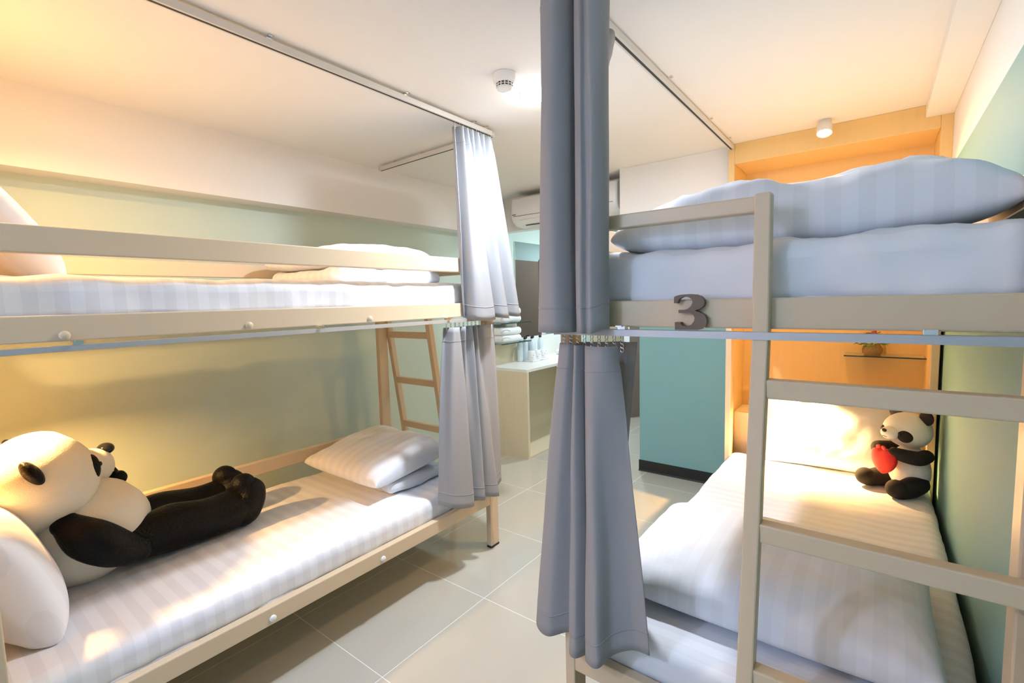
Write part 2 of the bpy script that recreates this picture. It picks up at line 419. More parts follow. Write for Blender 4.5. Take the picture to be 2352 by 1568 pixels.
# ================================================================ CURTAIN RAILS
def rail(name, label, a, b, zb, zt, wd, clips, cat='curtain rail', group=None, m='rail_white', clip_side=1, slot='bottom', clip_z=None):
    """straight extruded track from a to b (xy); clips: distances along it"""
    a, b = Vector(a), Vector(b); d = b - a; ln = d.length; ang = math.atan2(d.y, d.x)
    t = thing(name, label, cat, (a.x, a.y, zb), (0, 0, ang), group)
    h = zt - zb
    bm = bmesh.new()
    prof = [(-wd / 2, h), (wd / 2, h), (wd / 2, 0), (wd * 0.14, 0), (wd * 0.14, h * 0.35), (-wd * 0.14, h * 0.35), (-wd * 0.14, 0), (-wd / 2, 0)]
    A = [bm.verts.new((0, y, z)) for y, z in prof]; B = [bm.verts.new((ln, y, z)) for y, z in prof]
    n = len(prof)
    bm.faces.new(A); bm.faces.new(B[::-1])
    for i in range(n): bm.faces.new((A[i], A[(i + 1) % n], B[(i + 1) % n], B[i]))
    obj('track', bm, m, t)
    box('slot', 0.004, ln - 0.004, -wd * 0.19, wd * 0.19, -0.0006, h * 0.3, 'slot_dark', t)
    for f in clips:
        bm = bx(bmesh.new(), f - 0.012, f + 0.012, -0.012, 0.012, h, h + 0.012, 0.001)
        bx(bm, f - 0.009, f + 0.009, clip_side * 0.012 - 0.006, clip_side * 0.03, h + 0.009, h + 0.0125)
        obj('clip', bm, 'chrome', t)
    for e in (0.0, ln):
        box('end_cap', e - 0.003, e + 0.003, -wd / 2 - 0.001, wd / 2 + 0.001, -0.001, h + 0.001, 'plastic_grey', t)
    return t
XRL = -1.797
rail('ceiling_rail', 'long white ceiling curtain rail running above the left bunk', (XRL, 0.02), (XRL, 2.20), 2.437, 2.462, 0.028, (0.30, 0.915, 1.55, 2.02, 2.12), clip_side=-1)
rail('ceiling_rail', 'short white ceiling curtain rail crossing the far end of the left bunk', (-2.845, 2.235), (XRL, 2.215), 2.437, 2.462, 0.028, (0.17, 0.45, 0.9), clip_side=1)
rail('ceiling_rail', 'slanting ceiling curtain rail above the right bunk, ending at the wooden niche', (RO + 0.005, 1.27), (RO + 0.005, 3.43), 2.437, 2.462, 0.028, (0.25, 0.95, 1.6, 2.02), clip_side=-1)
rail('bunk_rail', 'curtain rail under the upper left bunk beside the mint wall', (XO + 0.01, 0.13), (XO + 0.01, 2.17), 1.388, 1.404, 0.022, (0.20, 0.95, 1.68), m='aluminium', clip_side=-1)
rail('bunk_rail', 'aluminium curtain rail below the numeral 3 board', (RO, 1.272), (0.232, 1.272), 1.391, 1.409, 0.026, (0.22, 0.88), m='aluminium', clip_side=-1)

# ================================================================ CURTAINS
def curtain(name, label, cols, zt, rings, hookpts, n=150, rows=34, m='curtain', group='grey bunk curtains', hook_z=None, thick=0.0022, mid=None):
    """cols: list of (top_x, top_y, bottom_x, bottom_y, bottom_z[, sway]); folds follow the columns"""
    tops = catmull([Vector((c[0], c[1], 0)) for c in cols], n)
    bots = catmull([Vector((c[2], c[3], c[4])) for c in cols], n)
    pts = sum((Vector((c[0], c[1], 0)) for c in cols), Vector()) / len(cols)
    t = thing(name, label, 'curtain', (pts.x, pts.y, zt), group=group)
    bm = bmesh.new(); V = []
    for i in range(n):
        row = []
        for j in range(rows + 1):
            f = j / rows; ff = f ** 0.85
            if f < 0.07: ff *= 0.8
            x = tops[i].x * (1 - ff) + bots[i].x * ff; y = tops[i].y * (1 - ff) + bots[i].y * ff
            z = zt * (1 - f) + bots[i].z * f
            wv = 0.006 * math.sin(f * PI) * noise.noise(Vector((i * 0.09, f * 2.2, zt)))
            row.append(bm.verts.new((x + wv - pts.x, y + wv - pts.y, z - zt)))
        V.append(row)
    for i in range(n - 1):
        for j in range(rows): bm.faces.new((V[i][j], V[i + 1][j], V[i + 1][j + 1], V[i][j + 1]))
    o = obj('fabric', bm, m, t, True)
    md = o.modifiers.new('thickness', 'SOLIDIFY'); md.thickness = thick; md.offset = 0
    # stitched hem and heading as thin raised bands
    for (a, b_, nm) in ((0.075, 0.079, 'heading_stitch'), (0.925, 0.93, 'hem_stitch')):
        hb = bmesh.new(); W = []
        for i in range(n):
            rr = []
            for f in (a, (a + b_) / 2, b_):

                ff = f ** 0.85
                if f < 0.07: ff *= 0.8
                x = tops[i].x * (1 - ff) + bots[i].x * ff; y = tops[i].y * (1 - ff) + bots[i].y * ff
                z = zt * (1 - f) + bots[i].z * f
                wv = 0.006 * math.sin(f * PI) * noise.noise(Vector((i * 0.09, f * 2.2, zt)))
                rr.append(hb.verts.new((x + wv - pts.x, y + wv - pts.y, z - zt)))
            W.append(rr)
        for i in range(n - 1):
            for j in range(2): hb.faces.new((W[i][j], W[i + 1][j], W[i + 1][j + 1], W[i][j + 1]))
        h = obj(nm, hb, m, t, True)
        mm = h.modifiers.new('thickness', 'SOLIDIFY'); mm.thickness = thick + 0.0016; mm.offset = 0
    # little chain hooks up to the rail
    for (hx, hy) in hookpts:
        hz = hook_z or (zt + 0.03)
        bm = bmesh.new()
        z = zt - 0.012
        while z < hz - 0.004:
            ring = [(0.0045 * math.cos(a), 0.0, 0.0065 * math.sin(a)) for a in [k * 2 * PI / 10 for k in range(11)]]
            tube(bm, [(hx - pts.x + p[0], hy - pts.y + p[1], z - zt + p[2]) for p in ring], 0.0013, 5)
            z += 0.0115
        obj('hook', bm, 'chrome', t, True)
    return t
# left upper: bunched at the far end of its rail, folds along Y
lu = []
ys = [1.89, 1.91, 1.925, 1.945, 1.965, 1.985, 2.005, 2.03, 2.05, 2.075, 2.095, 2.12, 2.145, 2.175, 2.205]
amp = [0.0, -0.035, 0.028, -0.03, 0.026, -0.03, 0.028, -0.03, 0.026, -0.03, 0.026, -0.028, 0.02, 0.012, -0.02]
yb = [1.93, 1.945, 1.965, 2.04, 2.115, 2.15, 2.14, 2.175, 2.215, 2.25, 2.245, 2.275, 2.325, 2.355, 2.35]
ab = [-0.03, -0.05, 0.02, 0.04, 0.035, -0.045, -0.06, 0.02, 0.04, 0.025, -0.05, -0.03, 0.03, 0.03, -0.05]
zb = [1.41, 1.41, 1.395, 1.388, 1.395, 1.41, 1.41, 1.40, 1.395, 1.40, 1.41, 1.41, 1.40, 1.405, 1.42]
for k in range(len(ys)): lu.append((XRL + 0.01 + amp[k], ys[k], XRL + 0.03 + ab[k], yb[k], zb[k]))
curtain('curtain', 'pale brightly lit curtain gathered at the far end of the left upper bunk', lu, 2.415, 0,
        [(XRL, 1.90 + 0.034 * k) for k in range(9)])
# left lower
ll = []
ys = [1.795, 1.815, 1.83, 1.85, 1.885, 1.91, 1.93, 1.955, 1.98, 2.00, 2.02, 2.05, 2.09, 2.15, 2.20]
amp = [-0.02, -0.03, 0.02, 0.015, 0.01, -0.03, 0.015, -0.03, 0.018, -0.03, 0.018, -0.03, 0.01, 0.014, -0.01]
yb = [1.70, 1.715, 1.745, 1.82, 1.90, 1.93, 1.915, 1.96, 2.00, 1.99, 2.05, 2.12, 2.135, 2.20, 2.26]
ab = [-0.03, 0.0, 0.03, 0.045, 0.045, -0.005, -0.03, 0.03, 0.04, -0.03, 0.025, 0.045, -0.01, -0.03, -0.05]
zb = [0.43, 0.425, 0.41, 0.385, 0.37, 0.385, 0.39, 0.375, 0.37, 0.385, 0.365, 0.35, 0.36, 0.37, 0.38]
for k in range(len(ys)): ll.append((XO + 0.012 + amp[k], ys[k], XO + 0.03 + ab[k], yb[k], zb[k]))
curtain('curtain', 'grey curtain gathered at the far end of the left lower bunk, hem over the rail', ll, 1.362, 0,
        [(XO + 0.01, 1.80 + 0.033 * k) for k in range(11)], hook_z=1.392)
# right upper: hangs at the foot corner, close to the camera
ru = []
c_t = [(-0.79, 1.36), (-0.825, 1.31), (-0.815, 1.25), (-0.785, 1.212), (-0.745, 1.205), (-0.717, 1.235), (-0.712, 1.275), (-0.702, 1.262), (-0.69, 1.225), (-0.668, 1.203), (-0.653, 1.214), (-0.635, 1.200), (-0.614, 1.225), (-0.607, 1.26), (-0.62, 1.30), (-0.66, 1.33), (-0.72, 1.37), (-0.755, 1.43), (-0.745, 1.49), (-0.785, 1.55), (-0.755, 1.60), (-0.775, 1.66)]
c_b = [(-0.79, 1.33), (-0.84, 1.285), (-0.838, 1.235), (-0.806, 1.205), (-0.755, 1.20), (-0.724, 1.235), (-0.72, 1.265), (-0.706, 1.255), (-0.695, 1.222), (-0.67, 1.197), (-0.655, 1.208), (-0.635, 1.195), (-0.612, 1.22), (-0.606, 1.25), (-0.625, 1.262), (-0.66, 1.265), (-0.70, 1.268), (-0.82, 1.275), (-0.83, 1.32), (-0.835, 1.36), (-0.81, 1.40), (-0.84, 1.43)]
for k in range(len(c_t)): ru.append((*c_t[k], *c_b[k], 1.400 + (0.012 if k > 11 else 0.0)))
curtain('curtain', 'dark grey curtain falling from the ceiling at the right bunk corner, closest to the camera', ru, 2.415, 0,
        [(RO + 0.005, 1.30 + 0.045 * k) for k in range(8)], n=220)
# right lower
rl = []
c_t = [(-0.585, 1.40), (-0.612, 1.385), (-0.642, 1.40), (-0.672, 1.37), (-0.71, 1.355), (-0.76, 1.33), (-0.792, 1.30), (-0.778, 1.264), (-0.745, 1.258), (-0.724, 1.277), (-0.718, 1.245), (-0.706, 1.232), (-0.694, 1.252), (-0.690, 1.262), (-0.676, 1.235), (-0.655, 1.222), (-0.62, 1.222), (-0.598, 1.238), (-0.588, 1.262)]
c_b = [(-0.69, 1.50), (-0.712, 1.49), (-0.742, 1.49), (-0.785, 1.46), (-0.84, 1.42), (-0.885, 1.36), (-0.905, 1.305), (-0.885, 1.258), (-0.83, 1.24), (-0.765, 1.275), (-0.748, 1.24), (-0.722, 1.228), (-0.702, 1.25), (-0.696, 1.258), (-0.68, 1.225), (-0.628, 1.198), (-0.60, 1.245), (-0.545, 1.262), (-0.49, 1.255)]
zb = [0.47, 0.47, 0.47, 0.46, 0.45, 0.43, 0.425, 0.40, 0.395, 0.415, 0.375, 0.375, 0.38, 0.385, 0.385, 0.405, 0.43, 0.46, 0.472]
for k in range(len(c_t)): rl.append((*c_t[k], *c_b[k], zb[k]))
curtain('curtain', 'blue-grey flared curtain of the right lower bunk, hem over the foot rail', rl, 1.362, 0,
        [(-0.77 + 0.024 * k, 1.272) for k in range(9)], n=220, hook_z=1.392)

# ================================================================ MATTRESSES
def mattress(label, x0, x1, y0, y1, z0, z1, seed, ax='sheet_y', r=0.05, wr=0.006, ws=5.5):
    t = thing('mattress', label, 'mattress', ((x0 + x1) / 2, (y0 + y1) / 2, z0), group='bunk mattresses')
    def sag(o, n): return Vector((0, 0, -0.004 * max(0, n.z) + 0.003 * math.sin(o.y * 9 + seed)))
    bm = rbox(bmesh.new(), (x1 - x0, y1 - y0, z1 - z0), r, 0.025, wr, ws, seed, (0, 0, (z1 - z0) / 2), sag)
    obj('sheet', bm, ax, t, True)
    # gathered skirt edge tucked round the foot of the sheet
    bm = rbox(bmesh.new(), (x1 - x0 - 0.012, y1 - y0 - 0.012, 0.05), 0.02, 0.03, 0.004, 14, seed + 3, (0, 0, 0.024))
    obj('tucked_edge', bm, 'sheet_plain', t, True)
    return t
mattress('white striped mattress of the left lower bunk under the big panda toy', XW + 0.05, XO - 0.036, 0.09, 2.17, 0.310, 0.455, 1.0)
mattress('white mattress of the left upper bunk behind the long guard rail', XW + 0.04, XO - 0.038, 0.09, 2.16, 1.448, 1.605, 2.0, wr=0.009, ws=8.0)
mattress('white striped mattress of the right lower bunk with the small panda toy on it', RO + 0.03, RW - 0.012, 1.325, 3.42, 0.308, 0.455, 3.0, r=0.055)
mattress('blue-white mattress of the right upper bunk above the numeral 3', RO + 0.04, RW - 0.02, 1.328, 3.41, 1.448, 1.632, 4.0, wr=0.016, ws=8.0)

# ================================================================ PILLOWS AND FOLDED DUVETS
def pillow(label, lx, ly, tt, tb, loc, rot, seed, m='sheet_x', wr=0.012, group='white pillows', hf=None, ex=0.5):
    t = thing('pillow', label, 'pillow', loc, rot, group)
    obj('pillowcase', cushion(bmesh.new(), lx, ly, tt, tb, 46, seed=seed, wr=wr, hf=hf, ex=ex), m, t, True)
    return t
def duvet(label, lx, ly, th, loc, rot, seed, m='sheet_x', layers=2, wr=0.014, hf=None, shift=0.02, group='folded white duvets', tilt=0.0, under=1.0):
    t = thing('folded_duvet', label, 'duvet', loc, rot, group)
    z = 0
    for k in range(layers):
        h = th / (layers + 0.8) * under
        topmost = k == layers - 1
        if topmost:
            tt = th - z
            bm = cushion(bmesh.new(), lx, ly, tt * 0.62, tt * 0.38, 54, pw=3.2, ex=0.35, wr=wr, seed=seed, pinch=0.03, hf=hf, wscale=4.5)
            o = obj('top_fold', bm, m, t, True); o.location = (0, 0, z + tt * 0.36); o.rotation_euler = (tilt, 0, 0)
        else:
            bm = rbox(bmesh.new(), (lx - 0.03 - 0.02 * k, (ly - 0.03) * (1.0 if under == 1.0 else 0.82), h), min(h * 0.49, 0.05), 0.04, wr * 0.9, 7, seed + k * 5, (0, 0, h / 2))
            o = obj('under_fold', bm, m, t, True); o.location = (shift * k, 0 if under == 1.0 else 0.045, z)
        z += h * 0.92
    return t
# left lower: pillow standing at the head, front corner of the bed
pillow('plump white pillow leaning at the head end under the big panda, front corner', 0.62, 0.42, 0.125, 0.11, (-2.325, 0.165, 0.668), (math.radians(110), math.radians(3), math.radians(3)), 3.3, ex=0.33)
duvet('white folded striped duvet at the far foot of the left lower bunk', 0.70, 0.56, 0.235, (-2.395, 1.76, 0.452), (math.radians(0), 0, math.radians(0)), 5.1, layers=2, hf=lambda u, v: 0.95 + 0.12 * v, tilt=math.radians(6), under=0.85)
# left upper
pillow('white pillow propped up at the head of the left upper bunk', 0.66, 0.44, 0.11, 0.10, (-2.38, 0.235, 1.77), (math.radians(124), 0, math.radians(0)), 7.7, ex=0.40)
duvet('white folded duvet lying at the far end of the left upper bunk', 0.72, 0.70, 0.215, (-2.36, 1.66, 1.602), (0, 0, 0), 8.4, layers=2)
# right upper
duvet('large puffy white duvet rolled along the foot of the right upper bunk', 0.90, 0.46, 0.20, (-0.215, 1.62, 1.628), (math.radians(4), math.radians(-1.5), math.radians(2)), 2.6, layers=1, wr=0.03)
# right lower
duvet('white striped duvet folded at the foot of the right lower bunk, seen through the ladder', 0.90, 0.68, 0.19, (-0.28, 1.80, 0.452), (0, 0, 0), 6.2, layers=1, wr=0.010)
pillow('white pillow under the warm reading light at the head of the right lower bunk', 0.66, 0.42, 0.09, 0.09, (-0.235, 3.40, 0.645), (math.radians(74), 0, math.radians(2)), 1.9, 'sheet_plain')

# ================================================================ PLUSH TOYS
def big_panda():
    t = thing('plush_panda', 'large white and black plush panda lying back on the left lower bunk', 'plush toy', (-2.45, 0.42, 0.45))
    L = t.location
    def q(x, y, z): return (x - L.x, y - L.y, z - L.z)
    def add(nm, bm, m, par=None): return obj(nm, bm, m, par or t, True)
    add('body', blob(bmesh.new(), q(-2.47, 0.42, 0.63), (0.175, 0.21, 0.19), Matrix.Rotation(math.radians(28), 3, 'X'), 36, lump=0.04, seed=2), 'fur_white')
    def hs(p):
        p = p.copy(); p.y *= 1.0; p.z *= 1 - 0.10 * max(0, p.y); p.x *= 1 + 0.06 * (1 - abs(p.z)); return p
    head = add('head', blob(bmesh.new(), q(-2.49, 0.302, 0.858), (0.20, 0.178, 0.190), Matrix.Rotation(math.radians(-18), 3, 'X'), 40, hs, 0.03, 5), 'fur_white')
    mz = add('muzzle', blob(bmesh.new(), q(-2.545, 0.465, 0.862), (0.08, 0.08, 0.075), None, 24, lump=0.03, seed=4), 'fur_white')
    add('nose', blob(bmesh.new(), q(-2.56, 0.522, 0.922), (0.036, 0.030, 0.024), None, 18), 'gloss_black', mz)
    add('mouth', tube(bmesh.new(), [q(-2.575, 0.542, 0.835), q(-2.54, 0.548, 0.82), q(-2.505, 0.532, 0.828)], 0.006, 8), 'fur_black', mz)
    for sx, dy, dz in ((1, 0, 0), (-1, -0.0, 0.02)):
        add('ear', blob(bmesh.new(), q(-2.49 + sx * 0.185, 0.268 + dy, 0.945 + dz), (0.042, 0.023, 0.050), Matrix.Rotation(math.radians(28), 3, 'X') @ Matrix.Rotation(sx * math.radians(-12), 3, 'Y'), 20), 'fur_black')
        ep = add('eye_patch', blob(bmesh.new(), q(-2.505 + sx * 0.095, 0.448, 0.895), (0.032, 0.022, 0.050), Matrix.Rotation(-sx * math.radians(25), 3, 'Y') @ Matrix.Rotation(-sx * math.radians(30), 3, 'Z'), 18), 'fur_black')
        add('eye', blob(bmesh.new(), q(-2.505 + sx * 0.093, 0.470, 0.90), (0.010, 0.008, 0.010), None, 12), 'gloss_black', ep)
    # near arm hugging the flank, far hand raised by the chin
    add('arm', limb(bmesh.new(), [q(-2.345, 0.345, 0.72), q(-2.30, 0.39, 0.665), q(-2.285, 0.46, 0.60), q(-2.30, 0.535, 0.555)], [0.045, 0.070, 0.070, 0.050], lump=0.08, seed=3), 'fur_black')
    add('arm', limb(bmesh.new(), [q(-2.62, 0.40, 0.72), q(-2.61, 0.50, 0.765), q(-2.58, 0.56, 0.78)], [0.05, 0.042, 0.03], lump=0.1, seed=8), 'fur_black')
    fl_ = add('finger', limb(bmesh.new(), [q(-2.595, 0.53, 0.785), q(-2.60, 0.535, 0.825)], [0.014, 0.012], 8, 12), 'fur_black')
    # legs stretched out along the bed
    for x, zz, y2, sd in ((-2.40, 0.545, 0.975, 1), (-2.60, 0.55, 0.99, 2)):
        lg = add('leg', limb(bmesh.new(), [q(x + 0.02, 0.52, 0.56), q(x, 0.68, 0.558), q(x, 0.84, 0.545), q(x, 0.94, 0.55)], [0.085, 0.098, 0.090, 0.088], 30, 24, lump=0.07, seed=sd), 'fur_black')
        add('foot', limb(bmesh.new(), [q(x, 0.975, 0.535), q(x, 1.00, 0.60), q(x - 0.005, 0.985, 0.645)], [0.082, 0.080, 0.056], 22, 22, lump=0.06, seed=sd + 5), 'fur_black', lg)
big_panda()
def small_panda():
    t = thing('plush_panda', 'small plush panda hugging a red heart beside the teal wall', 'plush toy', (0.135, 3.18, 0.45), (0, 0, math.radians(-46)))
    # local frame: -Y is the way it faces
    def add(nm, bm, m, par=None): return obj(nm, bm, m, par or t, True)
    add('body', blob(bmesh.new(), (0, 0.03, 0.125), (0.092, 0.088, 0.125), None, 32, lambda p: Vector((p.x * (1 - 0.18 * p.z), p.y * (1 - 0.12 * p.z), p.z))), 'felt_white')
    hd = add('head', blob(bmesh.new(), (0, 0.01, 0.325), (0.108, 0.098, 0.092), Matrix.Rotation(math.radians(-6), 3, 'X'), 36, lambda p: Vector((p.x, p.y, p.z * (1 + 0.1 * p.y)))), 'felt_white')
    mz = add('muzzle', blob(bmesh.new(), (0, -0.085, 0.315), (0.045, 0.042, 0.035), None, 22), 'felt_white', None)
    add('nose', blob(bmesh.new(), (0, -0.125, 0.332), (0.013, 0.010, 0.010), None, 14), 'gloss_black', mz)
    add('smile', tube(bmesh.new(), [(-0.022, -0.112, 0.305), (-0.010, -0.123, 0.299), (0, -0.126, 0.303), (0.010, -0.123, 0.299), (0.022, -0.112, 0.305)], 0.0013, 6), 'felt_black', mz)
    for s in (-1, 1):
        ep = add('eye_patch', blob(bmesh.new(), (s * 0.062, -0.067, 0.31), (0.033, 0.014, 0.030), Matrix.Rotation(s * math.radians(40), 3, 'Z') @ Matrix.Rotation(s * math.radians(25), 3, 'Y'), 20), 'felt_black')
        add('eye', blob(bmesh.new(), (s * 0.052, -0.088, 0.318), (0.007, 0.006, 0.007), None, 12), 'gloss_black', ep)
        add('ear', blob(bmesh.new(), (s * 0.085, 0.025, 0.405), (0.037, 0.014, 0.036), Matrix.Rotation(s * math.radians(32), 3, 'Y'), 20), 'felt_black')
        add('arm', limb(bmesh.new(), [(s * 0.078, 0.04, 0.205), (s * 0.098, -0.02, 0.205), (s * 0.080, -0.075, 0.215), (s * 0.045, -0.105, 0.225)], [0.034, 0.036, 0.034, 0.028], 24, 20), 'felt_black')
        add('leg', limb(bmesh.new(), [(s * 0.06, 0.02, 0.055), (s * 0.085, -0.05, 0.05), (s * 0.092, -0.11, 0.045), (s * 0.092, -0.135, 0.055)], [0.05, 0.05, 0.044, 0.046], 26, 20), 'felt_black')
    # stuffed heart
    bm = bmesh.new()
    res = bmesh.ops.create_uvsphere(bm, u_segments=36, v_segments=24, radius=1.0)
    for v in res['verts']:
        p = v.co.copy(); a = math.atan2(p.z, p.x); r = math.hypot(p.x, p.z)
        z = p.z + 0.42 * abs(p.x) - 0.25
        v.co = Vector((p.x * 0.068 * (1.02 - 0.10 * min(0, p.z)), -0.118 + p.y * 0.036, 0.182 + z * 0.066))
    ht = add('heart', bm, 'red_plush')
    for s in (-1, 1):
        add('bow_loop', blob(bmesh.new(), (s * 0.016, -0.138, 0.243), (0.015, 0.005, 0.010), Matrix.Rotation(s * 0.4, 3, 'Y'), 12), 'red_plush', ht)
small_panda()

# ================================================================ NUMERAL 3
def numeral():
    raw = [(780, 215), (805, 199), (860, 187), (960, 182), (1040, 190), (1095, 212), (1128, 250), (1136, 292), (1122, 330), (1080, 360), (1025, 378),
           (1078, 395), (1132, 425), (1160, 475), (1163, 520), (1146, 566), (1108, 596), (1055, 606), (794, 608), (790, 518), (860, 518), (864, 545), (890, 560),
           (940, 565), (988, 545), (1018, 502), (1025, 462), (1010, 427), (970, 406), (920, 404), (835, 407), (835, 370), (900, 370), (948, 355), (985, 320),
           (1000, 280), (990, 242), (950, 217), (890, 213), (850, 232), (826, 265), (822, 288), (780, 288)]
    k = 0.093 / 426
    pts = [((x - 972) * k, (395 - z) * k) for x, z in raw]
    bm = bmesh.new()
    prism(bm, pts, -0.018, 0.0)
    bmesh.ops.triangulate(bm, faces=[f for f in bm.faces if len(f.verts) > 4])
    o = obj('numeral', bm, 'numeral_brown'); o.location = (-0.388, 1.289, 1.4575)
    tag(o, 'brown raised numeral 3 fixed to the foot rail of the right upper bunk', 'number sign')
numeral()

# ================================================================ CEILING FITTINGS
def smoke():
    t = thing('smoke_detector', 'round white smoke detector on the ceiling next to the bright downlight', 'smoke detector', (-1.322, 1.722, ZC))
    obj('base', lathe(bmesh.new(), [(0, 0), (0.052, 0), (0.052, -0.004), (0.050, -0.030), (0.047, -0.036), (0.040, -0.040), (0, -0.040)], 40), 'plastic_white', t, True)
    obj('vent_ring', lathe(bmesh.new(), [(0, -0.040), (0.036, -0.040), (0.033, -0.056), (0, -0.056)], 40), 'slot_dark', t, True)
    for k in range(14):
        a = 2 * PI * k / 14
        bm = bx(bmesh.new(), -0.0018, 0.0018, -0.002, 0.002, -0.008, 0.008)
        obj('vent_fin', bm, 'plastic_white', t, False, (0.036 * math.cos(a), 0.036 * math.sin(a), -0.048), (0, 0, a))
    obj('mid_ring', lathe(bmesh.new(), [(0.034, -0.0465), (0.0375, -0.0465), (0.0370, -0.0490), (0.034, -0.0490)], 40), 'plastic_white', t, True)
    obj('cap', lathe(bmesh.new(), [(0, -0.055), (0.036, -0.055), (0.034, -0.062), (0.026, -0.067), (0, -0.069)], 40), 'plastic_white', t, True)
smoke()
def downlight(label, x, y, energy, col, m='lamp_cool', r=0.07, size=0.11):
    t = thing('downlight', label, 'ceiling light', (x, y, ZC), group='recessed ceiling downlights')
    obj('trim_ring', lathe(bmesh.new(), [(r, 0.002), (r + 0.008, 0.002), (r + 0.007, -0.0008), (r, -0.0012)], 40), 'plastic_white', t, True)
    obj('lens', lathe(bmesh.new(), [(0, -0.030), (r * 0.35, -0.028), (r * 0.7, -0.020), (r * 0.93, -0.008), (r, 0.001), (0, 0.001)], 40), m, t, True)
    lamp_light('downlight_lamp', 'AREA', (0, 0, -0.033), energy, col, t, size)
downlight('glaring cool white downlight on the ceiling beside the smoke detector', -1.335, 1.975, P_DOWN, COOL)
downlight('cool downlight on the ceiling over the wash counter', -2.05, 4.75, P_VANITY, COOL)
downlight('cool downlight at the far end of the wash area, seen in the mirror', -2.35, 6.75, P_VANITY * 0.4, COOL)
downlight('added bluish fill light on the corridor ceiling behind the camera', -1.50, -1.30, P_FILL, FILL_BLUE)  # unseen fill lamp, added to put cool light on faces towards the camera
def spot(label, x, y, tilt, energy):
    t = thing('spotlight', label, 'spotlight', (x, y, ZC), group='warm ceiling spotlights')
    obj('mount', lathe(bmesh.new(), [(0, 0), (0.030, 0), (0.030, -0.022), (0.024, -0.026), (0, -0.026)], 30), 'plastic_white', t, True)
    h = obj('lamp_head', lathe(bmesh.new(), [(0, 0), (0.030, 0), (0.037, -0.010), (0.040, -0.062), (0.037, -0.066), (0.033, -0.058), (0, -0.056)], 34), 'plastic_white', t, True, (0, 0, -0.020), (tilt, 0, 0))
    obj('lens', lathe(bmesh.new(), [(0, -0.061), (0.034, -0.061), (0.034, -0.058), (0, -0.058)], 34), 'lamp_warm', h, True)
    lamp_light('spot_lamp', 'AREA', (0, 0, -0.068), energy, WARM, h, 0.06, spread=140)
spot('white ceiling spotlight glowing warm in front of the wooden niche', -0.275, 3.345, math.radians(-22), P_SPOT)
spot('warm ceiling spotlight over the head of the left upper bunk', -2.30, 0.12, math.radians(14), P_SPOT * 0.95)
def reading_lamp(label, base, headp, energy, tilt, spread=150):
    t = thing('reading_lamp', label, 'reading lamp', base, group='warm bunk reading lamps')
    B = Vector(base); H = Vector(headp) - B
    obj('wall_plate', lathe(bmesh.new(), [(0, 0), (0.03, 0), (0.03, 0.010), (0.024, 0.014), (0, 0.014)], 28), 'plastic_white', t, True, None, (PI / 2 if H.y < 0 else -PI / 2, 0, 0))
    obj('arm', tube(bmesh.new(), [(0, 0, 0), (H.x * 0.3, H.y * 0.4, H.z + 0.012), (H.x, H.y, H.z + 0.014)], 0.006, 10), 'plastic_white', t, True)
    hd = obj('lamp_head', lathe(bmesh.new(), [(0, 0.012), (0.020, 0.010), (0.028, -0.006), (0.030, -0.014), (0.026, -0.012), (0, -0.008)], 28), 'plastic_white', t, True, tuple(H), (tilt, 0, 0))
    obj('bulb', lathe(bmesh.new(), [(0, -0.010), (0.024, -0.010), (0.024, -0.008), (0, -0.008)], 24), 'lamp_warm', hd, True)
    lamp_light('reading_light', 'AREA', (0, 0, -0.018), energy, READ, hd, 0.05, spread=spread)
reading_lamp('small warm reading lamp on the niche wall over the right lower pillow', (-0.30, 3.81, 0.845), (-0.33, 3.30, 0.868), P_READ_R, math.radians(18))
reading_lamp('warm reading lamp at the head of the left lower bunk over the big panda', (-2.50, -0.02, 1.26), (-2.52, 0.17, 1.25), P_READ_L, math.radians(14), 125)

# ================================================================ AIR CONDITIONER
def aircon():
    x0, x1 = -2.70, -1.655
    t = thing('air_conditioner', 'white wall air conditioner mounted under the ceiling behind the curtains', 'air conditioner', ((x0 + x1) / 2, 3.76, 2.165))
    hx = (x1 - x0) / 2
    prof = [(0, 0.26), (-0.13, 0.265), (-0.18, 0.255), (-0.20, 0.235), (-0.205, 0.09), (-0.185, 0.045), (-0.12, 0.008), (0, 0)]
    bm = bmesh.new()
    rows = []
    for x, sc in ((-hx, 0.93), (-hx + 0.012, 0.985), (-hx + 0.03, 1.0), (hx - 0.03, 1.0), (hx - 0.012, 0.985), (hx, 0.93)):
        rows.append([bm.verts.new((x, y * sc, 0.13 + (z - 0.13) * (0.97 if sc < 0.95 else 1))) for y, z in prof])
    for A, B in zip(rows, rows[1:]):
        for i in range(len(prof) - 1): bm.faces.new((A[i], A[i + 1], B[i + 1], B[i]))
    bm.faces.new(rows[0]); bm.faces.new(rows[-1][::-1])
    obj('body', bm, 'plastic_white', t, True)
    for f in t.children[0].data.polygons: f.use_smooth = len(f.vertices) == 4
    box('front_seam', -hx + 0.03, hx - 0.03, -0.2065, -0.200, 0.087, 0.090, 'slot_dark', t)
    bm = bx(bmesh.new(), -hx + 0.09, hx - 0.09, -0.03, 0.03, -0.003, 0.003, 0.002)
    obj('louver', bm, 'plastic_white', t, False, (0, -0.168, 0.036), (math.radians(-34), 0, 0))
    box('outlet_slot', -hx + 0.12, hx - 0.12, -0.135, -0.120, 0.0075, 0.013, 'slot_dark', t)
    box('badge', -hx + 0.02, -hx + 0.06, -0.2072, -0.2040, 0.10, 0.106, 'slot_dark', t)
aircon()

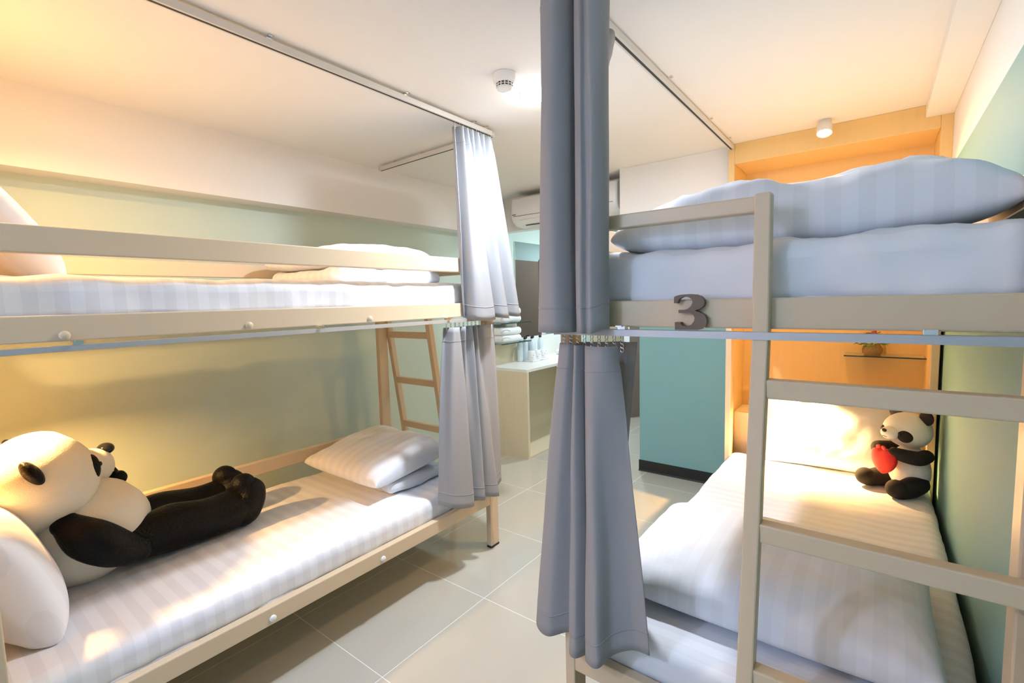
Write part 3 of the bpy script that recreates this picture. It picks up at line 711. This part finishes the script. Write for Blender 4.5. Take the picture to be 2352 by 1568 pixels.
# ================================================================ NICHE CONTENTS
sh = thing('glass_shelf', 'dark-edged glass shelf across the right side of the wooden niche', 'shelf', (0.035, 3.72, 1.098))
box('pane', -0.197, 0.197, -0.09, 0.09, 0.0, 0.007, 'glass', sh, 0.001)
box('front_edge', -0.197, 0.197, -0.092, -0.0895, -0.0005, 0.0075, 'glass_edge', sh)
def flower_pot():
    t = thing('flower_pot', 'small burlap-wrapped pot of mixed flowers standing on the glass shelf', 'flower pot', (-0.02, 3.705, 1.1055))
    prof = [(0, 0), (0.040, 0), (0.050, 0.012), (0.053, 0.035), (0.047, 0.055), (0.036, 0.066), (0.044, 0.078), (0.050, 0.086), (0.040, 0.078), (0, 0.070)]
    bm = lathe(bmesh.new(), prof, 36)
    for v in bm.verts:
        n = noise.noise(v.co * 60); v.co.x *= 1 + 0.07 * n; v.co.y *= 1 + 0.07 * n
        if v.co.z > 0.07: v.co.z += 0.006 * math.sin(math.atan2(v.co.y, v.co.x) * 5)
    obj('burlap_wrap', bm, 'burlap', t, True)
    tw = obj('twine', tube(bmesh.new(), [(0.038 * math.cos(a), 0.038 * math.sin(a), 0.066) for a in [k * 2 * PI / 24 for k in range(25)]], 0.0022, 6), 'twine', t, True)
    for s in (-1, 1):
        obj('bow', tube(bmesh.new(), [(0, -0.040, 0.066), (s * 0.014, -0.048, 0.076), (s * 0.030, -0.046, 0.070), (s * 0.018, -0.046, 0.060), (0, -0.040, 0.065)], 0.0018, 6), 'twine', tw, True)
        obj('bow_tail', tube(bmesh.new(), [(0, -0.041, 0.065), (s * 0.010, -0.05, 0.048), (s * 0.014, -0.053, 0.034)], 0.0016, 6), 'twine', tw, True)
    rnd = random.Random(3)
    for k in range(120):
        a = rnd.uniform(0, 2 * PI); r = rnd.uniform(0.015, 0.08); z = 0.062 + rnd.uniform(0, 0.085) * (1 - r / 0.115)
        s = rnd.uniform(0.022, 0.040)
        bm = bmesh.new()
        v = [bm.verts.new(p) for p in ((0, 0, 0), (s * 0.5, s * 0.28, 0.003), (s * 0.55, 0, -0.001), (s * 0.5, -s * 0.28, 0.003), (s * 1.15, 0, 0.004))]
        bm.faces.new((v[0], v[2], v[1])); bm.faces.new((v[0], v[3], v[2])); bm.faces.new((v[1], v[2], v[4])); bm.faces.new((v[2], v[3], v[4]))
        obj('leaf', bm, 'leaf', t, False, (r * math.cos(a), r * math.sin(a), z), (rnd.uniform(-.5, .5), rnd.uniform(-0.9, 0.5), a))
    for k in range(44):
        a = rnd.uniform(0, 2 * PI); r = rnd.uniform(0.0, 0.07); z = 0.075 + rnd.uniform(0, 0.085) * (1 - r / 0.11)
        col = 'petal_yellow' if (z < 0.105 or k % 5 == 0) else 'petal_plum'
        bm = bmesh.new()
        for j in range(6):
            b = j * PI / 3
            blob(bm, (0.006 * math.cos(b), 0.006 * math.sin(b), 0.002), (0.0085, 0.0085, 0.005), None, 6)
        blob(bm, (0, 0, 0.005), (0.004, 0.004, 0.003), None, 6)
        obj('flower', bm, col, t, True, (r * math.cos(a), r * math.sin(a), z), (rnd.uniform(-.8, .8), rnd.uniform(-.8, .8), 0))
flower_pot()
so = thing('socket_plate', 'pale wall socket plate on the niche wall behind the small panda', 'socket', (0.148, 3.81, 0.86))
box('plate', -0.06, 0.06, -0.009, 0.0, -0.037, 0.037, 'plastic_white', so, 0.003)
for s in (-1, 1): box('socket_hole', s * 0.028 - 0.014, s * 0.028 + 0.014, -0.0095, -0.008, -0.012, 0.012, 'slot_dark', so)

# ================================================================ WASH AREA
XV = -2.572; YV0, YV1 = 3.58, 5.45; ZV = 0.852
v = thing('vanity_counter', 'pale wood wash counter with white top beyond the left bunk', 'counter', ((XL + XV) / 2 + 0.003, (YV0 + YV1) / 2, 0))
vx, vy = v.location.x, v.location.y
box('counter_top', XL + 0.004 - vx, XV - vx, YV0 - vy, YV1 - vy, ZV - 0.028, ZV, 'counter_white', v, 0.002)
box('side_panel', XL + 0.004 - vx, XV - vx, YV0 - vy, YV0 + 0.03 - vy, 0, ZV - 0.028, 'pale_laminate', v, 0.001)
box('side_panel', XL + 0.004 - vx, XV - vx, YV1 - 0.55 - vy, YV1 - 0.52 - vy, 0, ZV - 0.028, 'pale_laminate', v, 0.001)
box('back_panel', XL + 0.004 - vx, XL + 0.020 - vx, YV0 + 0.03 - vy, YV1 - vy, 0, ZV - 0.028, 'pale_laminate', v)
box('base_board', XL + 0.020 - vx, XV - vx, YV0 + 0.03 - vy, YV1 - vy, 0, 0.016, 'pale_laminate', v)
struct(box('trim_7', XL, XL + 0.014, YV0, 4.10, ZV, 1.62, 'pale_laminate'))          # wooden wall board behind the towels
struct(box('trim_8', XL, XL + 0.010, 4.10, YV1, ZV, 1.092, 'counter_white'))          # backsplash
mr = struct(box('window_1', XL, XL + 0.012, 4.10, 5.72, 1.095, 2.115, 'mirror_silver')); mr.name = 'mirror'
del mr['kind']; tag(mr, 'large frameless mirror above the wash counter', 'mirror')
bs = thing('wash_basin', 'white basin set on the wash counter', 'basin', (-2.80, 4.98, ZV))
bm = rbox(bmesh.new(), (0.40, 0.46, 0.06), 0.025, 0.06, loc=(0, 0, 0.03)); obj('bowl', bm, 'porcelain', bs, True)
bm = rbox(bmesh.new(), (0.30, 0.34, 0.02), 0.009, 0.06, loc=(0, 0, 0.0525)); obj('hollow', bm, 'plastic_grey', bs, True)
for zs, lb in ((1.068, 'lower glass shelf of towels above the wash counter'), (1.268, 'upper glass shelf of towels above the wash counter')):
    t = thing('glass_shelf', lb, 'shelf', (-2.975, 3.85, zs), group='glass towel shelves')
    box('pane', -0.09, 0.095, -0.25, 0.25, 0, 0.008, 'glass', t, 0.001)
    box('front_edge', 0.0945, 0.097, -0.25, 0.25, -0.0005, 0.0085, 'glass_edge', t)
    for yy in (-0.2, 0.2): box('bracket', -0.09, -0.05, yy - 0.008, yy + 0.008, -0.014, 0.0, 'chrome', t)
def towel(label, z, y, seed):
    t = thing('towel', label, 'towel', (-2.972, y, z), group='folded white towels')
    h = 0.078
    obj('fold', rbox(bmesh.new(), (0.165, 0.33, h), 0.036, 0.03, 0.004, 12, seed, (0, 0, h / 2)), 'towel', t, True)
    pts = [(0.083, -0.12 + 0.07 * math.cos(a) * (1 if a < PI else 1), h / 2 + 0.020 * math.sin(a)) for a in [k * 2 * PI / 20 for k in range(16)]]
    obj('fold_seam', tube(bmesh.new(), pts, 0.0022, 6), 'plastic_grey', t, True)
for z, lb in ((1.076, 'bottom rolled white towel on the lower glass shelf'), (1.152, 'second white towel on the lower glass shelf'),
              (1.276, 'lower white towel on the upper glass shelf'), (1.350, 'topmost white towel on the upper glass shelf, behind the curtain')):
    towel(lb, z, 3.80, z * 10)
def bottle(x, y, label):
    t = thing('water_bottle', label, 'bottle', (x, y, ZV), group='water bottles with black caps')
    obj('bottle_body', lathe(bmesh.new(), [(0, 0), (0.028, 0), (0.031, 0.006), (0.031, 0.04), (0.029, 0.05), (0.031, 0.06), (0.031, 0.17), (0.026, 0.195), (0.014, 0.218), (0.013, 0.232), (0, 0.232)], 22), 'water_bottle', t, True)
    obj('cap', lathe(bmesh.new(), [(0, 0.230), (0.016, 0.230), (0.016, 0.248), (0.014, 0.250), (0, 0.250)], 20), 'gloss_black', t, True)
for k, (x, y) in enumerate(((-2.985, 4.04), (-2.985, 4.13), (-3.03, 4.21), (-2.97, 4.24), (-3.03, 4.34), (-2.985, 4.42))):
    bottle(x, y, ('clear black-capped water bottle %s, behind the white cups' % ('closest to the towels', 'second from the towels', 'third from the towels', 'fourth from the towels', 'fifth from the towels', 'farthest from the towels')[k]))
tr = thing('tray', 'white rectangular tray carrying three upside-down cups on the wash counter', 'tray', (-2.885, 4.215, ZV))
bm = bx(bmesh.new(), -0.05, 0.05, -0.16, 0.16, 0.0, 0.016, 0.004); obj('plate', bm, 'cup_white', tr)
box('handle_cut', 0.0495, 0.0515, -0.02, 0.03, 0.004, 0.012, 'plastic_grey', tr)
for k, lb in enumerate(('nearest upturned white cup on the tray', 'middle upturned white cup on the tray', 'farthest upturned white cup on the tray')):
    t = thing('cup', lb, 'cup', (-2.885, 4.11 + 0.105 * k, ZV + 0.016), group='upturned cups')
    obj('cup_body', lathe(bmesh.new(), [(0, 0), (0.044, 0), (0.045, 0.004), (0.037, 0.088), (0.033, 0.094), (0, 0.094)], 28), 'cup_white', t, True)
    for j in range(5):
        a = -0.9 + j * 0.5; z = 0.025 + 0.05 * ((j * 2) % 5) / 4
        obj('print', blob(bmesh.new(), (0.0430 * math.cos(a) * (1 - z * 1.6), 0.0430 * math.sin(a) * (1 - z * 1.6), z), (0.003, 0.004, 0.007), None, 10), 'cup_mark', t, True)
# brown doors of the far corridor
d1 = box('door_1', -0.02, 0.02, 0, 0.72, 0.01, 2.08, 'door_brown'); struct(d1); d1.location = (-2.44, 5.56, 0); d1.rotation_euler = (0, 0, -math.radians(37))
box('door_edge', -0.03, 0.026, -0.045, 0.0, 0.0, 2.085, 'plastic_white', d1)
box('kick_plate', 0.0195, 0.022, 0.0, 0.72, 0.01, 0.30, 'door_brown', d1)
d2 = struct(box('door_2', -1.645, -1.606, 6.00, 6.68, 0.0, 2.12, 'door_brown'))
rg = box('floor_mat', -0.25, 0.25, -0.2, 0.2, 0.001, 0.012, 'rug_red', None, 0.003); rg.location = (-2.25, 5.98, 0)
tag(rg, 'dark red floor mat by the brown door at the end of the wash area', 'mat')
